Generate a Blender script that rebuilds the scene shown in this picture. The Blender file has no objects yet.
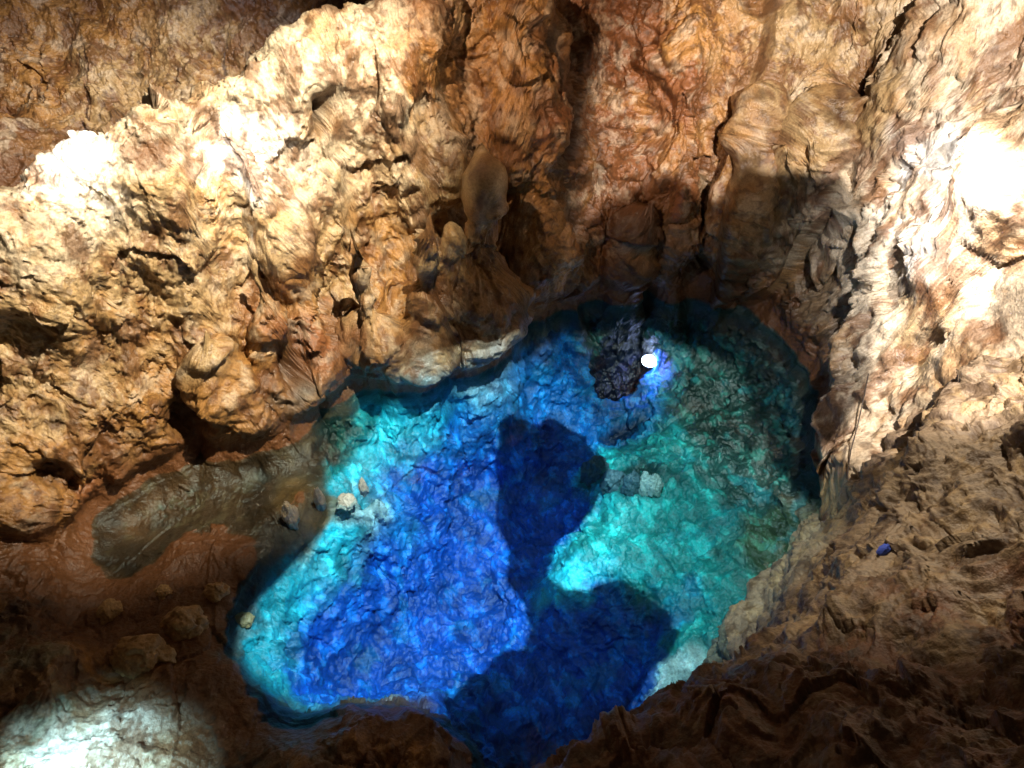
import bpy, math, numpy as np, bmesh
from mathutils import Vector
rng=np.random.default_rng(7)
scene=bpy.context.scene
f32=np.float32
# ------------------------------------------------------------ camera station
H=14.0; PITCH=math.radians(48); F=804.0
cp,sp=math.cos(PITCH),math.sin(PITCH)
def S(px,py,z):
    """image pixel cast from the camera onto an assumed level -> world x,y"""
    u=(px-512)/F; v=(384-py)/F
    dy=cp+v*sp; dz=-sp+v*cp
    t=(z-H)/dz
    return (u*t,dy*t)
def T(px,py,z): x,y=S(px,py,z); return (x,y,z)
cam=bpy.data.cameras.new("camera"); co=bpy.data.objects.new("camera",cam); scene.collection.objects.link(co)
co.location=(0,0,H); co.rotation_euler=(math.pi/2-PITCH,0,0)
cam.lens=F/1024*36; cam.sensor_width=36; cam.clip_end=200; cam.clip_start=0.05
scene.camera=co
scene.view_settings.view_transform='Standard'; scene.view_settings.look='None'; scene.view_settings.exposure=0

# ------------------------------------------------------------ noise
GR=rng.normal(size=(256,3)).astype(f32); GR/=np.linalg.norm(GR,axis=1)[:,None]
PERM=rng.permutation(256).astype(np.int32)
def pidx(i,j,k,s):
    return PERM[(PERM[(PERM[(i+s*17)&255]+j)&255]+k)&255]
def perlin(x,y,z,s=0):
    xi=np.floor(x);yi=np.floor(y);zi=np.floor(z)
    fx=(x-xi).astype(f32);fy=(y-yi).astype(f32);fz=(z-zi).astype(f32)
    xi=xi.astype(np.int32);yi=yi.astype(np.int32);zi=zi.astype(np.int32)
    u=fx*fx*fx*(fx*(fx*6-15)+10);v=fy*fy*fy*(fy*(fy*6-15)+10);w=fz*fz*fz*(fz*(fz*6-15)+10)
    out=np.zeros_like(fx)
    for a in (0,1):
        wa=u if a else 1-u
        for b in (0,1):
            wb=v if b else 1-v
            for c in (0,1):
                wc=w if c else 1-w
                g=GR[pidx(xi+a,yi+b,zi+c,s)]
                out+=wa*wb*wc*(g[:,0]*(fx-a)+g[:,1]*(fy-b)+g[:,2]*(fz-c))
    return out*1.5
def fbm(x,y,z,o=4,s=0,gain=.5):
    r=0;a=1;
    for i in range(o):
        r=r+a*perlin(x,y,z,s+i); a*=gain; x=x*2.03+3.1;y=y*2.03+1.7;z=z*2.03+5.3
    return r
def ridged(x,y,z,o=4,s=0,gain=.5):
    r=0;a=1
    for i in range(o):
        r=r+a*(1-2*np.abs(perlin(x,y,z,s+i))); a*=gain; x=x*2.1+3.1;y=y*2.1+1.7;z=z*2.1+5.3
    return r-.7
CO=rng.random((256,3)).astype(f32)
def facets(x,y,z,s=0,tilt=.8):
    """nearest-cell tilted planes: chipped rock faces"""
    xi=np.floor(x).astype(np.int32);yi=np.floor(y).astype(np.int32);zi=np.floor(z).astype(np.int32)
    best=np.full(x.shape,9.,f32);val=np.zeros(x.shape,f32)
    for a in (-1,0,1):
        for b in (-1,0,1):
            for c in (-1,0,1):
                h=pidx(xi+a,yi+b,zi+c,s); o=CO[h]; g=GR[h]
                dx=x-(xi+a+o[:,0]);dy=y-(yi+b+o[:,1]);dz=z-(zi+c+o[:,2])
                d=dx*dx+dy*dy+dz*dz; m=d<best
                best=np.where(m,d,best)
                val=np.where(m,(g[:,0]*dx+g[:,1]*dy+g[:,2]*dz)*tilt+(o[:,0]-.5)*.6,val)
    return val
def ss(a,b,x):
    t=np.clip((x-a)/(b-a),0,1); return t*t*(3-2*t)
def polysdf(X,Y,poly):
    P=np.array(poly,dtype=f32);d=np.full(X.shape,1e9,f32);ins=np.zeros(X.shape,bool)
    n=len(P)
    for i in range(n):
        ax,ay=P[i];bx,by=P[(i+1)%n];ex,ey=bx-ax,by-ay
        t=np.clip(((X-ax)*ex+(Y-ay)*ey)/(ex*ex+ey*ey+1e-9),0,1)
        d=np.minimum(d,(X-ax-ex*t)**2+(Y-ay-ey*t)**2)
        c=((ay>Y)!=(by>Y))
        c&= X<(bx-ax)*(Y-ay)/(by-ay+1e-9)+ax
        ins^=c
    d=np.sqrt(d); return np.where(ins,-d,d)
def segdist(x,y,z,pl):
    d=np.full(x.shape,1e9,f32)
    for (ax,ay,az),(bx,by,bz) in zip(pl[:-1],pl[1:]):
        ex,ey,ez=bx-ax,by-ay,bz-az
        t=np.clip(((x-ax)*ex+(y-ay)*ey+(z-az)*ez)/(ex*ex+ey*ey+ez*ez+1e-9),0,1)
        d=np.minimum(d,(x-ax-ex*t)**2+(y-ay-ey*t)**2+(z-az-ez*t)**2)
    return np.sqrt(d)
def rbf(pts,X,Y):
    P=np.array(pts,dtype=np.float64);n=len(P)
    D=np.hypot(P[:,None,0]-P[None,:,0],P[:,None,1]-P[None,:,1])
    A=np.zeros((n+3,n+3));A[:n,:n]=-D;A[:n,n]=1;A[:n,n+1:]=P[:,:2];A[n,:n]=1;A[n+1:,:n]=P[:,:2].T
    w=np.linalg.solve(A,np.r_[P[:,2],0,0,0])
    out=(w[n]+w[n+1]*X+w[n+2]*Y).astype(f32)
    for i in range(n):
        out-=f32(w[i])*np.sqrt((X-f32(P[i,0]))**2+(Y-f32(P[i,1]))**2)
    return out
def C3(l): return np.array(l,dtype=f32)

# palette (albedo, some tones with light or shade painted in)
TAN=(.43,.30,.15); OCH=(.40,.21,.065); BRN=(.15,.062,.022); PAL=(.60,.51,.38); WHT=(.80,.76,.70); DRK=(.055,.028,.014); GRY=(.22,.16,.11); DGR=(.075,.045,.025); GGR=(.17,.18,.13)  # WHT paints in lamp hot spots; DGR paints shade on recess and back shore
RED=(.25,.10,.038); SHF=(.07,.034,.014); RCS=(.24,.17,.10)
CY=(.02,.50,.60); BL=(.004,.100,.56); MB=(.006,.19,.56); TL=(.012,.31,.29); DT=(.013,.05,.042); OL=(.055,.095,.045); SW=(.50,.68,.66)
# ------------------------------------------------------------ cave control points (image pixel across, image pixel down, assumed level, colour)
shore=[(95,520),(150,480),(205,448),(250,415),(300,385),(350,368),(400,345),(440,335),(470,327),(540,324),(580,312),(600,300),(640,296),(680,302),(720,310),(760,325),(790,345),(810,370),(822,420),(822,450),(828,480),(845,510),(842,550),(838,600),(825,650)]
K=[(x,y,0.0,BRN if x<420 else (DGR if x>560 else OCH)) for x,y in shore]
K+=[# lower-left shelf
(0,540,1.0,BRN),(40,580,.6,BRN),(0,610,.9,DRK),(110,600,.15,BRN),(60,640,.5,BRN),(150,560,-.1,SHF),(180,640,.3,OCH),(110,665,.45,OCH),(225,600,.05,BRN),(200,520,-.25,SHF),(180,545,.06,BRN),(260,470,-.4,SHF),(320,420,-.5,DT),(380,385,-.5,DT),(310,460,-.35,SHF),(240,500,-.3,SHF),
(260,540,-.05,SHF),(235,560,.12,BRN),(300,505,.02,OCH),(350,492,.0,TAN),(230,665,.1,BRN),
(0,680,1.4,GGR),(60,690,1.0,GGR),(110,690,.7,GRY),(0,768,1.2,PAL),(60,750,.9,WHT),(130,735,.6,WHT),(180,745,.4,PAL),(215,700,.15,GRY),(255,700,.05,GRY),(290,735,.2,DT),(350,712,.1,BRN),(410,725,.5,BRN),(400,768,.9,OCH),(455,740,.1,BRN),(470,790,.2,BRN),(100,850,1,PAL),(-80,700,1.6,GGR),(300,850,.8,BRN),
# left wall
(0,490,1.6,OCH),(50,470,1.3,OCH),(100,470,.7,RED),(0,400,2.9,TAN),(60,400,2.6,TAN),(150,400,1.7,OCH),(100,300,4.2,TAN),(0,300,4.6,TAN),(200,330,3.2,TAN),(250,250,4.4,TAN),(200,410,.9,OCH),(265,350,1.7,OCH),(300,330,2.2,RED),(350,200,5.0,TAN),(350,290,2.5,TAN),(400,280,2.3,OCH),(420,200,4.9,TAN),(430,300,1.2,OCH),
(40,200,6.0,PAL),(80,150,6.5,WHT),(0,212,6.0,PAL),(-60,230,5.8,TAN),(130,165,6.2,PAL),(170,120,6.7,PAL),(250,60,7.1,PAL),(240,160,5.9,WHT),(180,200,5.5,TAN),(320,30,7.2,PAL),(330,110,6.1,PAL),(400,8,7.3,PAL),(395,90,6.3,PAL),(440,60,6.6,OCH),(470,-20,7.4,TAN),(430,-40,7.5,TAN),
# buttress
(480,150,5.2,TAN),(520,60,6.2,OCH),(540,0,7.0,OCH),(500,250,2.7,OCH),(450,230,3.9,TAN),(540,270,1.3,OCH),(550,180,3.6,OCH),(560,120,4.7,RED),
# chute
(600,200,2.4,BRN),(590,100,4.1,RED),(620,0,6.0,RED),(650,60,5.1,RED),(640,200,2.8,RED),(600,250,1.2,BRN),(680,100,4.9,RED),(700,20,6.3,OCH),(690,180,3.3,RED),
# recess: darker tones paint in its shade
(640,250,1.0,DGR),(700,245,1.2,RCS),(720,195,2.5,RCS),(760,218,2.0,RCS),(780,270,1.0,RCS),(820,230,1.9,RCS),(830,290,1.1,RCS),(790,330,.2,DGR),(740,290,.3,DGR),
# right wall
(730,150,4.0,OCH),(760,180,3.5,TAN),(760,90,5.2,TAN),(780,20,6.1,TAN),(800,140,4.4,TAN),(848,190,3.7,PAL),(850,0,6.4,TAN),(850,90,5.5,TAN),(900,100,5.5,TAN),(870,230,3.3,PAL),(868,300,2.3,PAL),(856,350,1.3,GRY),(905,250,3.6,PAL),(1000,0,7.6,PAL),(950,60,6.6,PAL),(1024,150,6.0,PAL),(960,180,5.1,WHT),(960,250,4.4,WHT),(900,320,2.8,PAL),(900,400,2.1,PAL),(950,340,3.5,TAN),(1000,330,4.2,PAL),(848,420,.8,GRY),(858,490,.9,TAN),(868,440,1.4,PAL),(865,560,.8,TAN),(900,480,2.0,PAL),(890,620,1.0,TAN),(1080,100,8.,PAL),(1080,300,5.8,PAL),
# far wall behind the ridge
(60,90,3.6,OCH),(0,150,2.7,BRN),(100,0,5.2,OCH),(0,0,5.2,OCH),(200,40,4.6,TAN),(250,0,5.4,BRN),(100,90,3.6,TAN),(350,-30,6,BRN),(-100,50,4.4,OCH),
# pool bed: DT and OL paint in the dimmer light at right and back
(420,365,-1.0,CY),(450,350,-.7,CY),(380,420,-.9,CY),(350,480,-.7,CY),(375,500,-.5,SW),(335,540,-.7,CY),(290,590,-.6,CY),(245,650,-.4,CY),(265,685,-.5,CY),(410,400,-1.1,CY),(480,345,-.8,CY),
(500,350,-1.0,MB),(520,390,-1.8,MB),(450,430,-2.0,MB),(420,500,-2.3,BL),(380,570,-2.4,BL),(320,650,-2.0,BL),(300,690,-1.6,BL),(480,480,-3,BL),(450,560,-3.2,BL),(400,640,-3.2,BL),(360,695,-2.6,BL),(510,560,-3.3,BL),(480,640,-3.4,BL),(560,360,-1.4,MB),(560,400,-2.3,MB),(360,600,-2.0,BL),(540,450,-2.9,BL),(560,520,-2.8,BL),(600,700,-2.8,BL),(640,660,-2.5,BL),(370,520,-1.6,MB),(600,625,-2.4,BL),(650,630,-2.2,BL),(550,640,-3.0,BL),  # last points paint the shadowed bed blue
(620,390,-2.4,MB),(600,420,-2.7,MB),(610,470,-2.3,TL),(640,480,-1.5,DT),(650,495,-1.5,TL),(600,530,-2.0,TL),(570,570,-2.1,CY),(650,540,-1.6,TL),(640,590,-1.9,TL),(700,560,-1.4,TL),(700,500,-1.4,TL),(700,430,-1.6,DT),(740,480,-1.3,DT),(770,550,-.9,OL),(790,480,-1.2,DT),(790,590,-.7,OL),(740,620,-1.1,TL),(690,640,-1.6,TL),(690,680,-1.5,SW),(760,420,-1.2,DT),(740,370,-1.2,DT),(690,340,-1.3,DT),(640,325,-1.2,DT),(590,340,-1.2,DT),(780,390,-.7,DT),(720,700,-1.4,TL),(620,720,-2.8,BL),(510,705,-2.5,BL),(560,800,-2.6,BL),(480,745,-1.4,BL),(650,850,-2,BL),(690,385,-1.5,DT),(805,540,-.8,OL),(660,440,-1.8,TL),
]
pts=[];cols=[]
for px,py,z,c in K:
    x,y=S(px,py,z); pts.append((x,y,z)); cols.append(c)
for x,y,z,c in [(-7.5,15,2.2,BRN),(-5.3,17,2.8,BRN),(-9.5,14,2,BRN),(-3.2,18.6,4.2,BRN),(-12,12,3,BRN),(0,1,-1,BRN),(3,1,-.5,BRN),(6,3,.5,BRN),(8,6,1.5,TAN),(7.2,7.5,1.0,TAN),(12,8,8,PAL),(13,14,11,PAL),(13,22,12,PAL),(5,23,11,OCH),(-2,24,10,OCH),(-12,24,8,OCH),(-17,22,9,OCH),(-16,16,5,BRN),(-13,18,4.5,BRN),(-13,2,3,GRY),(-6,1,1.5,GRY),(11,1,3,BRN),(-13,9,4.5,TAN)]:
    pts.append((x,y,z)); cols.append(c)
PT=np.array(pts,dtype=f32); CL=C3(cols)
pitB=[S(a,b,-1.3) for a,b in [(586,352),(600,340),(640,336),(655,346),(650,358),(628,368),(600,368)]]
pitC=[S(a,b,-2.0) for a,b in [(600,410),(640,402),(655,408),(630,420),(605,424)]]
mass=[S(*q) for q in [(745,190,3.6),(800,195,3.5),(850,205,3.4),(868,250,2.9),(868,330,1.9),(856,400,1.2),(828,470,.4),(842,520,.3),(845,560,.4),(838,640,.4),(900,760,.5)]]+[(14,2),(16,24)]+[S(*q) for q in [(770,-60,7.2),(752,100,5.2)]]
cracks=[
([T(322,110,6.0),T(310,190,5.0),T(300,250,4.0),(T(302,300,2.9)),T(292,350,1.9),T(280,400,.6)],.22,.72),
([T(182,240,4.9),T(175,300,3.8),T(190,345,2.8)],.12,.22),
([T(110,420,2.2),T(135,450,1.3),T(150,480,.5)],.35,.5),
([T(880,312,2.7),T(905,345,2.7),T(930,370,2.7),T(955,392,3.0)],.08,.45),
([T(700,225,2.0),T(715,190,2.8),T(745,160,3.8),T(770,100,5)],.14,.35),
([T(560,40,6.2),T(575,110,4.5),T(560,170,3.8),T(575,230,2)],.28,.3),
([T(340,270,3),T(390,262,2.6),T(420,270,2.2)],.14,.25),
([T(900,10,6.4),T(915,40,6.2),T(905,80,5.8)],.1,.25),
([T(820,90,5.3),T(850,140,4.7),T(880,170,4.3)],.12,.25),
([T(945,410,2.8),T(915,470,2.2),T(900,520,1.9)],.10,.3),
]
hollows=[(T(455,308,.9),.60,1.1),(T(185,415,1.1),.5,.6),(T(372,292,2.4),.36,.35),(T(405,262,2.8),.25,.25),(T(352,300,2.4),.25,.25),(T(540,235,2.4),.22,.3),(T(45,462,1.5),.32,.35),(T(580,60,5.3),.6,.3),(T(640,215,2.0),.35,.3),(T(690,270,.6),.7,.4)]
hollow_shades=[(T(470,120,5.6),.7),(T(580,70,5.2),.9),(T(575,190,3.2),.6),(T(640,225,1.8),.7),(T(455,305,.9),.6)]  # dark patches painted on as the shade of hollows

def box(a,k):
    for ax in (0,1):
        c=np.cumsum(np.concatenate([np.repeat(a.take([0],ax),k+1,ax),a,np.repeat(a.take([-1],ax),k,ax)],ax),ax,dtype=np.float64)
        n=a.shape[ax]; a=((c.take(range(2*k+1,2*k+1+n),ax)-c.take(range(0,n),ax))/(2*k+1)).astype(f32)
    return a
def resample(X,Y,Z,boost=1.0):
    """even out the spacing of grid rows along steep faces, return positions and smooth normals"""
    dx=X[0,1]-X[0,0]; dy=Y[1,0]-Y[0,0]
    gy,gx=np.gradient(Z); gx=box(gx/dx,12); gy=box(gy/dy,12)
    w=np.sqrt(1+box(gy,6)**2*boost+box(gx,6)**2*.3)
    s=np.cumsum(w,axis=0,dtype=np.float64); s=(s-s[0])/(s[-1]-s[0])
    ny=len(Z); t=np.linspace(0,1,ny)
    Yn=np.empty_like(Y);Zn=np.empty_like(Z);GXn=np.empty_like(Z);GYn=np.empty_like(Z); yy=Y[:,0]
    for j in range(Z.shape[1]):
        yn=np.interp(t,s[:,j],yy); Yn[:,j]=yn
        Zn[:,j]=np.interp(yn,yy,Z[:,j]);GXn[:,j]=np.interp(yn,yy,gx[:,j]);GYn[:,j]=np.interp(yn,yy,gy[:,j])
    N=np.stack([-GXn,-GYn,np.ones_like(GXn)],-1); N/=np.linalg.norm(N,axis=-1,keepdims=True)
    return Yn,Zn,N.reshape(-1,3).astype(f32)
def build(name,X,Y,Z,n,disp,colfn,mat,keep=None):
    ny,nx=X.shape
    x,y,z=[a.ravel().astype(f32) for a in (X,Y,Z)]
    d=disp(x,y,z,n)
    V=np.stack([x,y,z],1)+n*d[:,None]
    col=colfn(V,n,d,np.stack([x,y,z],1))
    me=bpy.data.meshes.new(name)
    me.vertices.add(nx*ny); me.vertices.foreach_set("co",V.astype(f32).ravel())
    idx=np.arange(nx*ny,dtype=np.int32).reshape(ny,nx)
    q=np.stack([idx[:-1,:-1],idx[:-1,1:],idx[1:,1:],idx[1:,:-1]],-1).reshape(-1,4)
    if keep is not None: q=q[keep.ravel()[q].all(1)]
    q=q.reshape(-1)
    nf=len(q)//4
    me.loops.add(len(q)); me.loops.foreach_set("vertex_index",q)
    me.polygons.add(nf); me.polygons.foreach_set("loop_start",np.arange(0,len(q),4,dtype=np.int32))
    me.polygons.foreach_set("use_smooth",np.ones(nf,dtype=bool))
    me.update(calc_edges=True)
    at=me.color_attributes.new("rock_colour",'FLOAT_COLOR','POINT')
    at.data.foreach_set("color",np.concatenate([col,np.ones((len(col),1),f32)],1).astype(f32).ravel())
    me.materials.append(mat)
    ob=bpy.data.objects.new(name,me); scene.collection.objects.link(ob)
    return V,ob

# ------------------------------------------------------------ materials
def newmat(name):
    m=bpy.data.materials.new(name); m.use_nodes=True; nt=m.node_tree; return m,nt,nt.nodes["Principled BSDF"]
def rockmat(name,rough=.6,bump=.45,const=None):
    m,nt,b=newmat(name); N=nt.nodes;L=nt.links
    geo=N.new("ShaderNodeNewGeometry")
    n1=N.new("ShaderNodeTexNoise"); n1.inputs["Scale"].default_value=5; n1.inputs["Detail"].default_value=5; n1.inputs["Roughness"].default_value=.6
    n2=N.new("ShaderNodeTexNoise"); n2.inputs["Scale"].default_value=20; n2.inputs["Detail"].default_value=3; n2.inputs["Roughness"].default_value=.65
    for n in (n1,n2): L.new(geo.outputs["Position"],n.inputs["Vector"])
    r=N.new("ShaderNodeValToRGB"); r.color_ramp.elements[0].position=.36; r.color_ramp.elements[0].color=(.62,.57,.52,1); r.color_ramp.elements[1].position=.62; r.color_ramp.elements[1].color=(1.2,1.2,1.18,1)
    L.new(n2.outputs["Fac"],r.inputs["Fac"])
    mx=N.new("ShaderNodeMix"); mx.data_type='RGBA'; mx.blend_type='MULTIPLY'; mx.inputs[0].default_value=.6
    if const is None:
        at=N.new("ShaderNodeAttribute"); at.attribute_name="rock_colour"; L.new(at.outputs["Color"],mx.inputs[6])
    else: mx.inputs[6].default_value=(*const,1)
    L.new(r.outputs["Color"],mx.inputs[7]); L.new(mx.outputs[2],b.inputs["Base Color"])
    a1=N.new("ShaderNodeMath"); a1.operation='MULTIPLY_ADD'; a1.inputs[1].default_value=.4
    L.new(n2.outputs["Fac"],a1.inputs[0]); L.new(n1.outputs["Fac"],a1.inputs[2])
    bp=N.new("ShaderNodeBump"); bp.inputs["Strength"].default_value=bump; bp.inputs["Distance"].default_value=.1
    L.new(a1.outputs[0],bp.inputs["Height"]); L.new(bp.outputs["Normal"],b.inputs["Normal"])
    rr=N.new("ShaderNodeMapRange"); rr.inputs[3].default_value=rough-.3; rr.inputs[4].default_value=rough+.15
    L.new(n1.outputs["Fac"],rr.inputs[0]); L.new(rr.outputs[0],b.inputs["Roughness"])
    b.inputs["Specular IOR Level"].default_value=.6
    return m
M_rock=rockmat("limestone",.46,.45); M_fg=rockmat("limestone_near",.6,.45)
M_pale=rockmat("pale_calcite",.55,.4,(.52,.45,.34)); M_ochre=rockmat("ochre_rock",.55,.4,(.42,.27,.12))

# ------------------------------------------------------------ cave walls + pool bed
NX,NY=1350,1300
X,Y=np.meshgrid(np.linspace(-15.5,12.0,NX,dtype=f32),np.linspace(1.5,24,NY,dtype=f32))
def warps(X,Y):
    o_=np.zeros(X.size,f32);a=X.ravel();b=Y.ravel()
    return ((perlin(a*.8,b*.8,o_,40)*.35+perlin(a*2.6,b*2.6,o_,41)*.12+perlin(a*7,b*7,o_,44)*.03).reshape(X.shape),(perlin(a*.8,b*.8,o_+5.5,42)*.35+perlin(a*2.6,b*2.6,o_+3.3,43)*.12+perlin(a*7,b*7,o_,45)*.03).reshape(X.shape))
wx,wy=warps(X,Y)
Z=rbf(pts,X+wx*.5,Y+wy*.5)
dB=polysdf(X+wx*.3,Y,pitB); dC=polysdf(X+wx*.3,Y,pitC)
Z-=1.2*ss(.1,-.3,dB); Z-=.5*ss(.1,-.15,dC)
Y,Z,NN=resample(X,Y,Z)
wx,wy=warps(X,Y)
dB=polysdf(X+wx*.3,Y,pitB); dC=polysdf(X+wx*.3,Y,pitC)
dM=polysdf(X+wx*.6,Y+wy*.6,mass).ravel()
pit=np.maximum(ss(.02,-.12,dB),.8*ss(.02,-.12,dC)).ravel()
chx,chy=S(635,70,5.0)
CAV={}
def disp(x,y,z,n):
    wxx=perlin(x*.9,y*.9,z*.9,11)*.4; wyy=perlin(x*.9,y*.9,z*.9,12)*.4; wzz=perlin(x*.9,y*.9,z*.9,13)*.4
    X_,Y_,Z_=x+wxx,y+wyy,z+wzz
    a=perlin(x*6,y*6,z*6,14)*.05; b=perlin(x*6,y*6,z*6,15)*.05
    Xf,Yf,Zf=x+wxx*.4+a,y+wyy*.4+b,z+wzz*.4+a-b
    d=.42*fbm(x*.5,y*.5,z*.5,3,1,.5)
    f1=facets(X_*.7,Y_*.7,Z_*.5,3,.8); f2=facets(Xf*1.7,Yf*1.7,Zf*1.2,4,.9)
    msk=ss(-.35,.3,fbm(x*.7,y*.7,z*.7,2,25))
    f3=facets(Xf*4.2,Yf*4.2,Zf*3.4,5,1.); f4=facets(Xf*10,Yf*10,Zf*8,7,1.)
    d+=.24*f1+.14*f2*(.4+.6*msk)
    d+=.07*(.25+.75*msk)*f3
    d+=.03*f4
    rd=ridged(X_*1.2,Y_*1.2,Z_*.9,5,6,.5)
    d+=.06*rd
    steep=1-n[:,2]
    d+=.05*ridged((x+z*.7)*2.6+wxx,(y)*1.2+wyy,(z-x*.6)*.8,3,20)*steep*(1-msk*.6)
    amp=.3+.7*ss(.0,1.0,np.abs(z)); amp=np.where(z<-.1,amp*.5,amp)
    d=d*amp
    # broken slabs on the pool bed
    d+=np.where(z<-.45,.05*ridged(x*1.3+y*.8,y*.6-x*.5,z*2,3,140,.45)+.08*f2+.04*f3+.008*f4,0)
    xw,yw,zw=x+wxx*.3+a,y+wyy*.3+b,z+wzz*.3
    cv=np.zeros_like(x)
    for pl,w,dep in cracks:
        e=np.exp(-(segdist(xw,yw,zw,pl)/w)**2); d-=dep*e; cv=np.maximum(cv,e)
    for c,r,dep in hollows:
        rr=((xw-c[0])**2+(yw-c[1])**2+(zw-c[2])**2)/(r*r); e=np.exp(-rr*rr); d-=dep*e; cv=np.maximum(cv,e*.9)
    for c,r in hollow_shades:
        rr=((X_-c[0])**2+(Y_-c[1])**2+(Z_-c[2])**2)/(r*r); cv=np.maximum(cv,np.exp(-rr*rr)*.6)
    d+=.65*ss(.06,-.12,dM)*ss(.1,.8,z+.3)
    lip=ss(.25,.75,z+.25*wxx)*ss(3,1.2,z)*ss(.25,.5,steep)*np.where(x>3.5,.45,1.); d+=.38*lip
    m=np.exp(-(((x-chx)/.8)**4)-(((y-chy)/1.3)**4))
    row=np.floor(z*9/6.283)
    d-=m*.24*np.clip(np.sin(z*9+perlin(x,y,z,9)*2)*np.sin(x*5.0+.9*row)+.1,0,1)
    CAV['c']=cv; CAV['r']=rd; CAV['f']=f3
    return d
def colfn(V,n,d,B):
    x,y,z=V.T
    q=(V*.5+B*.5)+np.stack([fbm(x*1.1,y*1.1,z*1.1,3,60),fbm(x*1.1,y*1.1,z*1.1,3,65),fbm(x*1.1,y*1.1,z*1.1,3,70)],1)*np.where(z<-.1,.45,.7)[:,None]
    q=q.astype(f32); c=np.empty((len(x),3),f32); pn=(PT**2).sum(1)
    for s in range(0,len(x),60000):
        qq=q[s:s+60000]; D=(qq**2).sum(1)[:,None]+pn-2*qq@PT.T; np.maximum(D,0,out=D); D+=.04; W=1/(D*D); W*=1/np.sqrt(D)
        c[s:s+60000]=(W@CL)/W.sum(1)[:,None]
    dry=ss(-.06,.02,z); wet=1-dry
    def mixc(m,k):
        nonlocal c; c=c*(1-m[:,None])+C3(k)*m[:,None]
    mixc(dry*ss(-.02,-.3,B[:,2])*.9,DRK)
    lo=ss(.3,1.3,z)
    a=fbm(x*.9,y*.9,z*.9,5,80,.6); mixc(ss(.0,.5,a)*.6*dry*lo,OCH)
    b=fbm(x*1.7+9,y*1.7,z*1.7,5,85,.65); mixc(ss(.12,.55,b)*.5*dry*ss(.8,2,z),PAL)
    e=fbm(x*1.4,y*1.4+5,z*1.0,5,90,.65); mixc(ss(.08,.42,e)*.75*dry,BRN)
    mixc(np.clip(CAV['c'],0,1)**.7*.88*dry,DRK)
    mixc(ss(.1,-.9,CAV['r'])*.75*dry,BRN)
    k=fbm(x*5,y*5,z*5,3,100,.6); mixc(ss(.15,.5,k)*.55*dry,DRK)
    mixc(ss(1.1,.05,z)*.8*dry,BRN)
    # submerged rock
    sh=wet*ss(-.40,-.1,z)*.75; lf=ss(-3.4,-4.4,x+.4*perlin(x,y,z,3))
    mixc(sh*lf,SHF); mixc(sh*(1-lf),DT)  # DT paints shade under the shore lip into the shallows
    st=fbm(x*2.2,y*2.2,z*2.2,4,170,.6); mixc(wet*lf*ss(.15,.5,st)*.5*ss(-.9,-.3,z),(.17,.11,.055))
    g=fbm(x*2.8+y*1.8,y*1.3-x*1.3,z*3,3,95,.6)+CAV['f']*.35
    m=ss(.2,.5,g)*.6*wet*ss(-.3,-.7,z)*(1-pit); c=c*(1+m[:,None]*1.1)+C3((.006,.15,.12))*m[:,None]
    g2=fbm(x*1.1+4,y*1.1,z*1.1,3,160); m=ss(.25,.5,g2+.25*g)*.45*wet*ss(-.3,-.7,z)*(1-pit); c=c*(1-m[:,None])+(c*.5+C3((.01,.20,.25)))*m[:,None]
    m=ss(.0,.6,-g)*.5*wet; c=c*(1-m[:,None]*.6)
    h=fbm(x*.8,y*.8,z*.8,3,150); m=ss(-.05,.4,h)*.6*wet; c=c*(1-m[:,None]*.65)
    m=(pit*.97*wet)[:,None]; c=c*(1-m)+C3((.002,.004,.010))*m  # pits painted near black in place of deep shade
    return np.clip(c,0,.95)
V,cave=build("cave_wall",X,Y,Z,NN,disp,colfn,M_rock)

# ------------------------------------------------------------ foreground ledge
crest=[(1120,250,5.6),(1060,290,5.4),(1024,322,5.2),(970,400,5.0),(930,460,5.0),(905,520,5.0),(872,585,5.0),(835,628,5.0),(790,638,5.0),(750,655,5.0),(710,690,5.0),(695,708,5.0),(640,722,5.0),(590,750,5.0),(555,775,5.0),(480,840,5.0)]
inner=[(1000,480,5.7),(1024,420,6.0),(960,560,5.7),(1024,580,6.5),(900,640,5.6),(980,660,6.2),(850,700,5.9),(960,768,7.0),(780,720,5.5),(700,768,5.6),(1060,768,7.6),(860,768,6.5),(620,768,5.2),(1080,500,6.8),(1000,400,5.3)]
fp=[(*S(a,b,z),z) for a,b,z in crest+inner]+[(9.5,7,8),(8,3,8.5),(5,.5,7.5),(1,1.,6),(10,10,7.5)]
cpoly=[S(a,b,z) for a,b,z in crest]+[(0,-1),(14,-1),(14,11)]
GX,GY=np.meshgrid(np.linspace(-1.2,11.5,850,dtype=f32),np.linspace(-.2,12,900,dtype=f32))
g0=np.zeros(GX.size,f32)
w1=perlin((GX*1.3).ravel(),(GY*1.3).ravel(),g0,50).reshape(GX.shape)*.2+perlin((GX*4).ravel(),(GY*4).ravel(),g0,51).reshape(GX.shape)*.08
sd=polysdf(GX+w1+.28,GY+w1-.12,cpoly)
GZ=rbf(fp,GX+w1*.4,GY-w1*.4)-3.6*np.maximum(sd,0)-.15*np.exp(-np.abs(sd)*2)
GY,GZ,GN=resample(GX,GY,GZ,.4)
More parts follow.
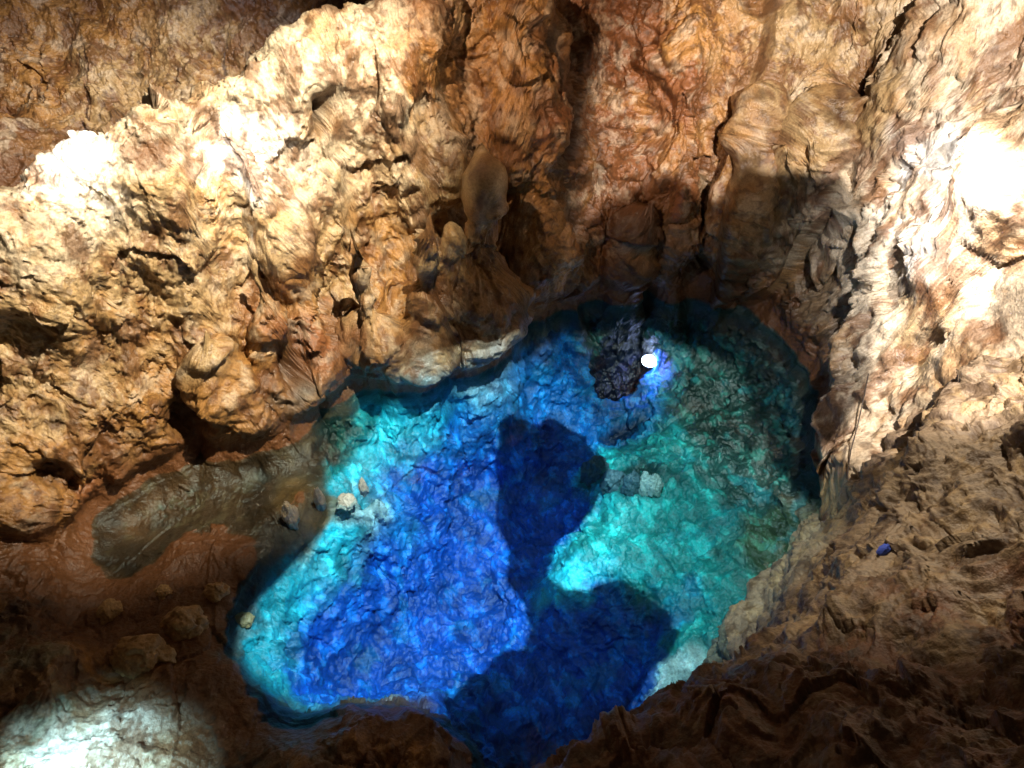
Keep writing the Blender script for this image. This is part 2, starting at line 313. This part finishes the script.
# near part painted dark brown as shade, far part paler as lit; deep part is hidden under the overhang
def disp2(x,y,z,n):
    wxx=perlin(x*1.5,y*1.5,z*1.5,11)*.3; wyy=perlin(x*1.5,y*1.5,z*1.5,12)*.3
    a=perlin(x*8,y*8,z*8,14)*.035
    X_,Y_,Z_=x+wxx+a,y+wyy-a,z+wxx-wyy
    d=.26*fbm(x*.8,y*.8,z*.8,3,31)-.14
    d+=.17*facets(X_*1.2,Y_*1.2,Z_*1.2,33,.8)+.06*facets(X_*3.4,Y_*3.4,Z_*3.,34,.9)+.02*facets(X_*9,Y_*9,Z_*9.,35,1.)
    r=ridged(X_*2.2,Y_*2.2,Z_*1.4,5,36,.5); d+=.05*r
    d+=.07*ridged((X_+Y_)*2.2,(X_-Y_)*.8,Z_*.8,3,38)*ss(4.,6.,x)
    CAV['r2']=r
    return d
def col2(V,n,d,B):
    x,y,z=V.T
    a=fbm(x*1.2,y*1.2,z*1.2,5,110,.6)
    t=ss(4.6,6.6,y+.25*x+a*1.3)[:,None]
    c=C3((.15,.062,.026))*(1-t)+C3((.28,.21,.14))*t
    m=ss(0,.5,fbm(x*2,y*2,z*2,5,115,.65))[:,None]*.6; c=c*(1-m)+C3(TAN)*m*(.4+.5*t)
    m=ss(.05,.5,fbm(x*3,y*3,z*3,5,120,.65))[:,None]*.7; c=c*(1-m)+C3(DRK)*m
    m=ss(.1,-.8,CAV['r2'])[:,None]*.7; c=c*(1-m)+C3(DRK)*m
    return c
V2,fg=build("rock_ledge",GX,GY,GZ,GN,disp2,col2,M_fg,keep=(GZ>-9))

# ------------------------------------------------------------ water
def water():
    m=bpy.data.materials.new("pool_water"); m.use_nodes=True; nt=m.node_tree;N=nt.nodes;L=nt.links
    N.remove(N["Principled BSDF"]); out=N["Material Output"]
    tr=N.new("ShaderNodeBsdfTransparent"); tr.inputs[0].default_value=(.82,.96,1,1)
    gl=N.new("ShaderNodeBsdfGlossy"); gl.inputs["Roughness"].default_value=.02
    fr=N.new("ShaderNodeFresnel"); fr.inputs["IOR"].default_value=1.33
    no=N.new("ShaderNodeTexNoise"); no.inputs["Scale"].default_value=2.0; no.inputs["Detail"].default_value=2
    geo=N.new("ShaderNodeNewGeometry"); L.new(geo.outputs["Position"],no.inputs["Vector"])
    bp=N.new("ShaderNodeBump"); bp.inputs["Strength"].default_value=.06; bp.inputs["Distance"].default_value=.1
    L.new(no.outputs["Fac"],bp.inputs["Height"]); L.new(bp.outputs["Normal"],gl.inputs["Normal"]); L.new(bp.outputs["Normal"],fr.inputs["Normal"])
    mx=N.new("ShaderNodeMixShader"); L.new(fr.outputs[0],mx.inputs[0]); L.new(tr.outputs[0],mx.inputs[1]); L.new(gl.outputs[0],mx.inputs[2])
    L.new(mx.outputs[0],out.inputs["Surface"])
    return m
me=bpy.data.meshes.new("pool_water")
me.from_pydata([(-11.5,1.6,0),(9.5,1.6,0),(9.5,17.5,0),(-11.5,17.5,0)],[],[(0,1,2,3)])
me.materials.append(water()); wo=bpy.data.objects.new("pool_water",me); scene.collection.objects.link(wo)

# ------------------------------------------------------------ small things
Vd=V-np.array([0,0,H],f32)
fwd=np.array([0,cp,-sp]);up=np.array([0,sp,cp])
dep=Vd@fwd.astype(f32); PXX=512+F*Vd[:,0]/dep; PYY=384-F*(Vd@up.astype(f32))/dep
def on_rock(px,py):
    m=np.where((np.abs(PXX-px)<2.5)&(np.abs(PYY-py)<2.5))[0]
    i=m[np.argmin(dep[m])]; return V[i].astype(float)
def rock(name,loc,sx,sy,sz,seed,mat,peak=0.0,sub=5,rot=0):
    bm=bmesh.new(); bmesh.ops.create_icosphere(bm,subdivisions=sub,radius=1)
    P=np.array([v.co[:] for v in bm.verts],dtype=f32)
    n=P.copy(); q=P*1.1+seed*3.7
    d=.28*facets(q[:,0]*1.2,q[:,1]*1.2,q[:,2]*1.2,seed%50,.9)+.16*fbm(q[:,0]*1.5,q[:,1]*1.5,q[:,2]*1.5,4,seed%50)+.05*ridged(q[:,0]*4,q[:,1]*4,q[:,2]*4,3,seed%50)
    P=P+n*d[:,None]
    if peak: 
        t=np.clip((P[:,2]+1)/2,0,1); k=1-peak*t; P[:,0]*=k; P[:,1]*=k
    P*=np.array([sx,sy,sz],f32)
    for v,p in zip(bm.verts,P): v.co=p
    me=bpy.data.meshes.new(name); bm.to_mesh(me); bm.free(); me.polygons.foreach_set("use_smooth",np.ones(len(me.polygons),dtype=bool))
    me.materials.append(mat); o=bpy.data.objects.new(name,me); scene.collection.objects.link(o); o.location=loc; o.rotation_euler=(0,0,rot); return o
for px,py,h,r,s in [(294,520,.44,.2,3),(323,503,.40,.15,5),(366,505,.30,.12,8),(345,505,.14,.25,9)]:
    p=on_rock(px,py); rock("stalagmite",(p[0],p[1],max(p[2],-.1)+h*.35),r,r,h,s,M_pale,.5,5)
for px,py,a,b,c,s in [(185,622,.42,.35,.34,12),(140,655,.5,.4,.3,14),(215,590,.25,.2,.18,15),(110,610,.22,.25,.15,16),(165,590,.16,.14,.12,17),(245,618,.2,.16,.14,18)]:
    p=on_rock(px,py); rock("boulder",(p[0],p[1],p[2]+c*.1),a,b,c,s,M_ochre,.2)
M_sub=rockmat("submerged_calcite",.6,.4,(.36,.50,.46)); M_sub2=rockmat("submerged_stone",.6,.4,(.05,.11,.13))
for px,py,a,b,c,s,m in [(655,488,.2,.2,.38,21,M_sub),(643,488,.18,.2,.42,22,M_sub),(629,487,.22,.2,.42,23,M_sub2),(611,484,.26,.22,.45,26,M_sub2),(592,474,.32,.25,.6,24,M_sub2)]:
    p=on_rock(px,py); rock("submerged_column",(p[0],p[1],p[2]+.1),a,b,c,s,m,-.1)
def prim(name,parent,fn,mat,loc=(0,0,0),rot=(0,0,0)):
    bm=bmesh.new(); fn(bm); me=bpy.data.meshes.new(name); bm.to_mesh(me); bm.free(); me.materials.append(mat)
    o=bpy.data.objects.new(name,me); scene.collection.objects.link(o); o.parent=parent; o.location=loc; o.rotation_euler=rot; return o
lx,ly,lz=on_rock(648,366)
lp=bpy.data.objects.new("submerged_lamp",None); scene.collection.objects.link(lp); lp.location=(lx,ly,lz+.16)
mt,nt_,b_=newmat("lamp_housing"); b_.inputs["Base Color"].default_value=(.05,.05,.06,1); b_.inputs["Roughness"].default_value=.4; b_.inputs["Metallic"].default_value=.6
ml,nt_,b_=newmat("lamp_lens"); b_.inputs["Emission Color"].default_value=(.8,.86,1,1); b_.inputs["Emission Strength"].default_value=12
prim("housing",lp,lambda bm:bmesh.ops.create_cone(bm,cap_ends=True,segments=32,radius1=.12,radius2=.2,depth=.3),mt,(0,0,-.15))
prim("lens",lp,lambda bm:(bmesh.ops.create_uvsphere(bm,u_segments=24,v_segments=12,radius=.22),bmesh.ops.scale(bm,vec=(1,1,.45),verts=bm.verts)),ml,(0,0,.02))
l=bpy.data.lights.new("submerged_lamp_glow",'SPOT'); l.energy=230; l.color=(.2,.22,1); l.shadow_soft_size=.08; l.spot_size=math.radians(110); l.spot_blend=1
o=bpy.data.objects.new("glow",l); scene.collection.objects.link(o); o.parent=lp; o.location=(.12,-.15,.55)
mr,nt_,b_=newmat("rope_fibre"); b_.inputs["Base Color"].default_value=(.06,.045,.035,1)
cu=bpy.data.curves.new("rope",'CURVE'); cu.dimensions='3D'; cu.bevel_depth=.012; sp_=cu.splines.new('POLY')
rp=[on_rock(a,b)+np.array([-.05,-.08,.1]) for a,b in [(868,372),(862,395),(855,425),(850,450),(846,478)]]
sp_.points.add(len(rp)-1)
for p_,c_ in zip(sp_.points,rp): p_.co=(*c_,1)
cu.materials.append(mr); ro=bpy.data.objects.new("rope",cu); scene.collection.objects.link(ro)
mb,nt_,b_=newmat("blue_cloth"); b_.inputs["Base Color"].default_value=(.05,.10,.55,1); b_.inputs["Roughness"].default_value=.8
d2=V2-np.array([0,0,H],f32); e2=d2@fwd.astype(f32); qx=512+F*d2[:,0]/e2; qy=384-F*(d2@up.astype(f32))/e2
m_=np.where((np.abs(qx-880)<4)&(np.abs(qy-545)<4)&(e2>1))[0]
p=on_rock(878,543)
if len(m_):
    i_=m_[np.argmin(e2[m_])]
    if e2[i_]<np.linalg.norm(p-np.array([0,0,H]))*.8: p=V2[i_].astype(float)
sc=np.linalg.norm(p-np.array([0,0,H]))/17*.9
rock("blue_rag",p+np.array([0,-.06,.08])*sc,.18*sc,.10*sc,.11*sc,31,mb,.1,4,.5)

# ------------------------------------------------------------ unseen blockers added below the lamps, outlined to cast the cave's shadows
def blocker(L,shape,k,name="light_blocker",thick=.35,lift=.35):
    g=[Vector(T(*q)) for q in shape]
    base=[L+(q-L)*k for q in g]; cx=sum((b.x for b in base))/len(base); cy=sum((b.y for b in base))/len(base)
    ring=[]
    for i,a in enumerate(base):
        b=base[(i+1)%len(base)]
        for j in range(5):
            q=a.lerp(b,j/5); A=lambda s,f:perlin(np.array([q.x*f],f32),np.array([q.y*f],f32),np.array([.3],f32),s)[0]
            e=A(5,6);e2=A(7,19)
            ring.append(q+Vector((e*.05+e2*.02,e2*.03-e*.04,0))*(k/.2))
    bm=bmesh.new(); vs=[bm.verts.new(q) for q in ring]; fc=bm.faces.new(vs)
    r=bmesh.ops.extrude_face_region(bm,geom=[fc])
    for v in [e for e in r['geom'] if isinstance(e,bmesh.types.BMVert)]: v.co.z+=thick; v.co.x-=(v.co.x-cx)*lift; v.co.y-=(v.co.y-cy)*lift
    bmesh.ops.triangulate(bm,faces=bm.faces[:]); bmesh.ops.recalc_face_normals(bm,faces=bm.faces[:])
    me=bpy.data.meshes.new(name); bm.to_mesh(me); bm.free(); me.materials.append(M_ochre); o=bpy.data.objects.new(name,me); scene.collection.objects.link(o)
PL=Vector((1.5,7.0,16.0)); WL=Vector((5.0,4.5,14.0))
blocker(PL,[(a,b,-2.6) for a,b in [(497,440),(515,425),(550,420),(585,428),(602,450),(608,490),(590,512),(568,528),(555,560),(550,600),(590,608),(640,602),(665,622),(678,652),(655,672),(640,700),(600,750),(540,800),(440,790),(430,725),(470,690),(515,680),(530,630),(515,560),(498,510)]],.2)
blocker(PL,[(a,b,-.6) for a,b in [(228,690),(240,650),(275,580),(325,520),(345,455),(395,400),(430,385),(475,380),(528,352),(565,325),(580,270),(560,180),(470,150),(250,200),(0,380),(-80,600),(60,760),(150,740)]],.15,thick=.2)
blocker(PL,[(550,300,-.3),(570,330,-.8),(596,378,-1.6),(660,398,-1.8),(705,425,-1.5),(738,455,-1.3),(765,462,-1.0),(790,480,-.7),(830,520,-.3),(870,560,0),(870,300,0),(720,230,0),(580,240,0)],.15,thick=.2)
blocker(WL,[(556,335,.1),(560,262,1),(600,215,2.2),(650,190,2.9),(700,222,2),(745,192,3.3),(800,196,3.4),(852,206,3.4),(868,250,3.0),(867,330,2.1),(850,400,1.3),(815,470,.4),(790,460,0),(760,360,0),(650,320,0)],.13,thick=.12,lift=.2)

# ------------------------------------------------------------ lights
def spot(name,loc,tgt,W,col,ang,blend=.5,size=.1):
    l=bpy.data.lights.new(name,'SPOT'); l.energy=W; l.color=col; l.spot_size=math.radians(ang); l.spot_blend=blend; l.shadow_soft_size=size
    o=bpy.data.objects.new(name,l); scene.collection.objects.link(o); o.location=loc
    o.rotation_euler=(Vector(tgt)-Vector(loc)).to_track_quat('-Z','Y').to_euler(); return o
spot("cave_floodlight",(.5,9.5,14.5),T(185,195,4.9),17500,(1,.86,.64),56,.6,.06)
spot("cave_floodlight.001",WL,T(945,185,4.7),17500,(1,.88,.77),60,.35,.02)
spot("cave_floodlight.002",(-3.5,10,13),T(600,60,4.8),4200,(1,.68,.45),46,.7,.1)
a=T(245,165,6); spot("cave_floodlight.003",(a[0]+1.0,a[1]-2.0,a[2]+2.5),a,1500,(1,.96,.88),40,.9,.08)
a=T(75,165,6.3); spot("cave_floodlight.004",(a[0]+.9,a[1]-1.5,a[2]+2.2),a,1000,(1,.97,.9),42,.9,.08)
a=T(955,275,4.0); spot("cave_floodlight.006",(a[0]-2.4,a[1]-1.2,a[2]+4.0),a,2300,(1,.95,.92),78,.9,.08)
spot("far_wall_fill",(-5,13,12.5),T(110,40,4.6),2400,(.90,.85,.95),60,.8,.1)  # fill light added to brighten the far wall
spot("pool_floodlight",PL,T(410,500,-1.5),19500,(.75,.95,1),36,.35,.015)
spot("pool_floodlight.002",PL,T(665,550,-1.5),10000,(.8,1,.97),26,.6,.015)
spot("pool_fill",(-1.5,6,15),T(530,540,-1.5),1700,(.4,.7,1),30,.7,.1)  # weak blue fill added to lift the pool's shadows
a=T(80,815,.9); spot("pool_floodlight.001",(a[0]+.6,a[1]-.2,a[2]+2.6),a,1900,(.55,.93,1),72,1.0,.05)
spot("cave_floodlight.005",(5,11,13.5),T(990,485,5.5),3700,(1,.86,.66),36,.8,.06)
w=bpy.data.worlds.new("World"); scene.world=w; w.use_nodes=True
bg=w.node_tree.nodes["Background"]; bg.inputs[0].default_value=(1,.62,.38,1); bg.inputs[1].default_value=.034
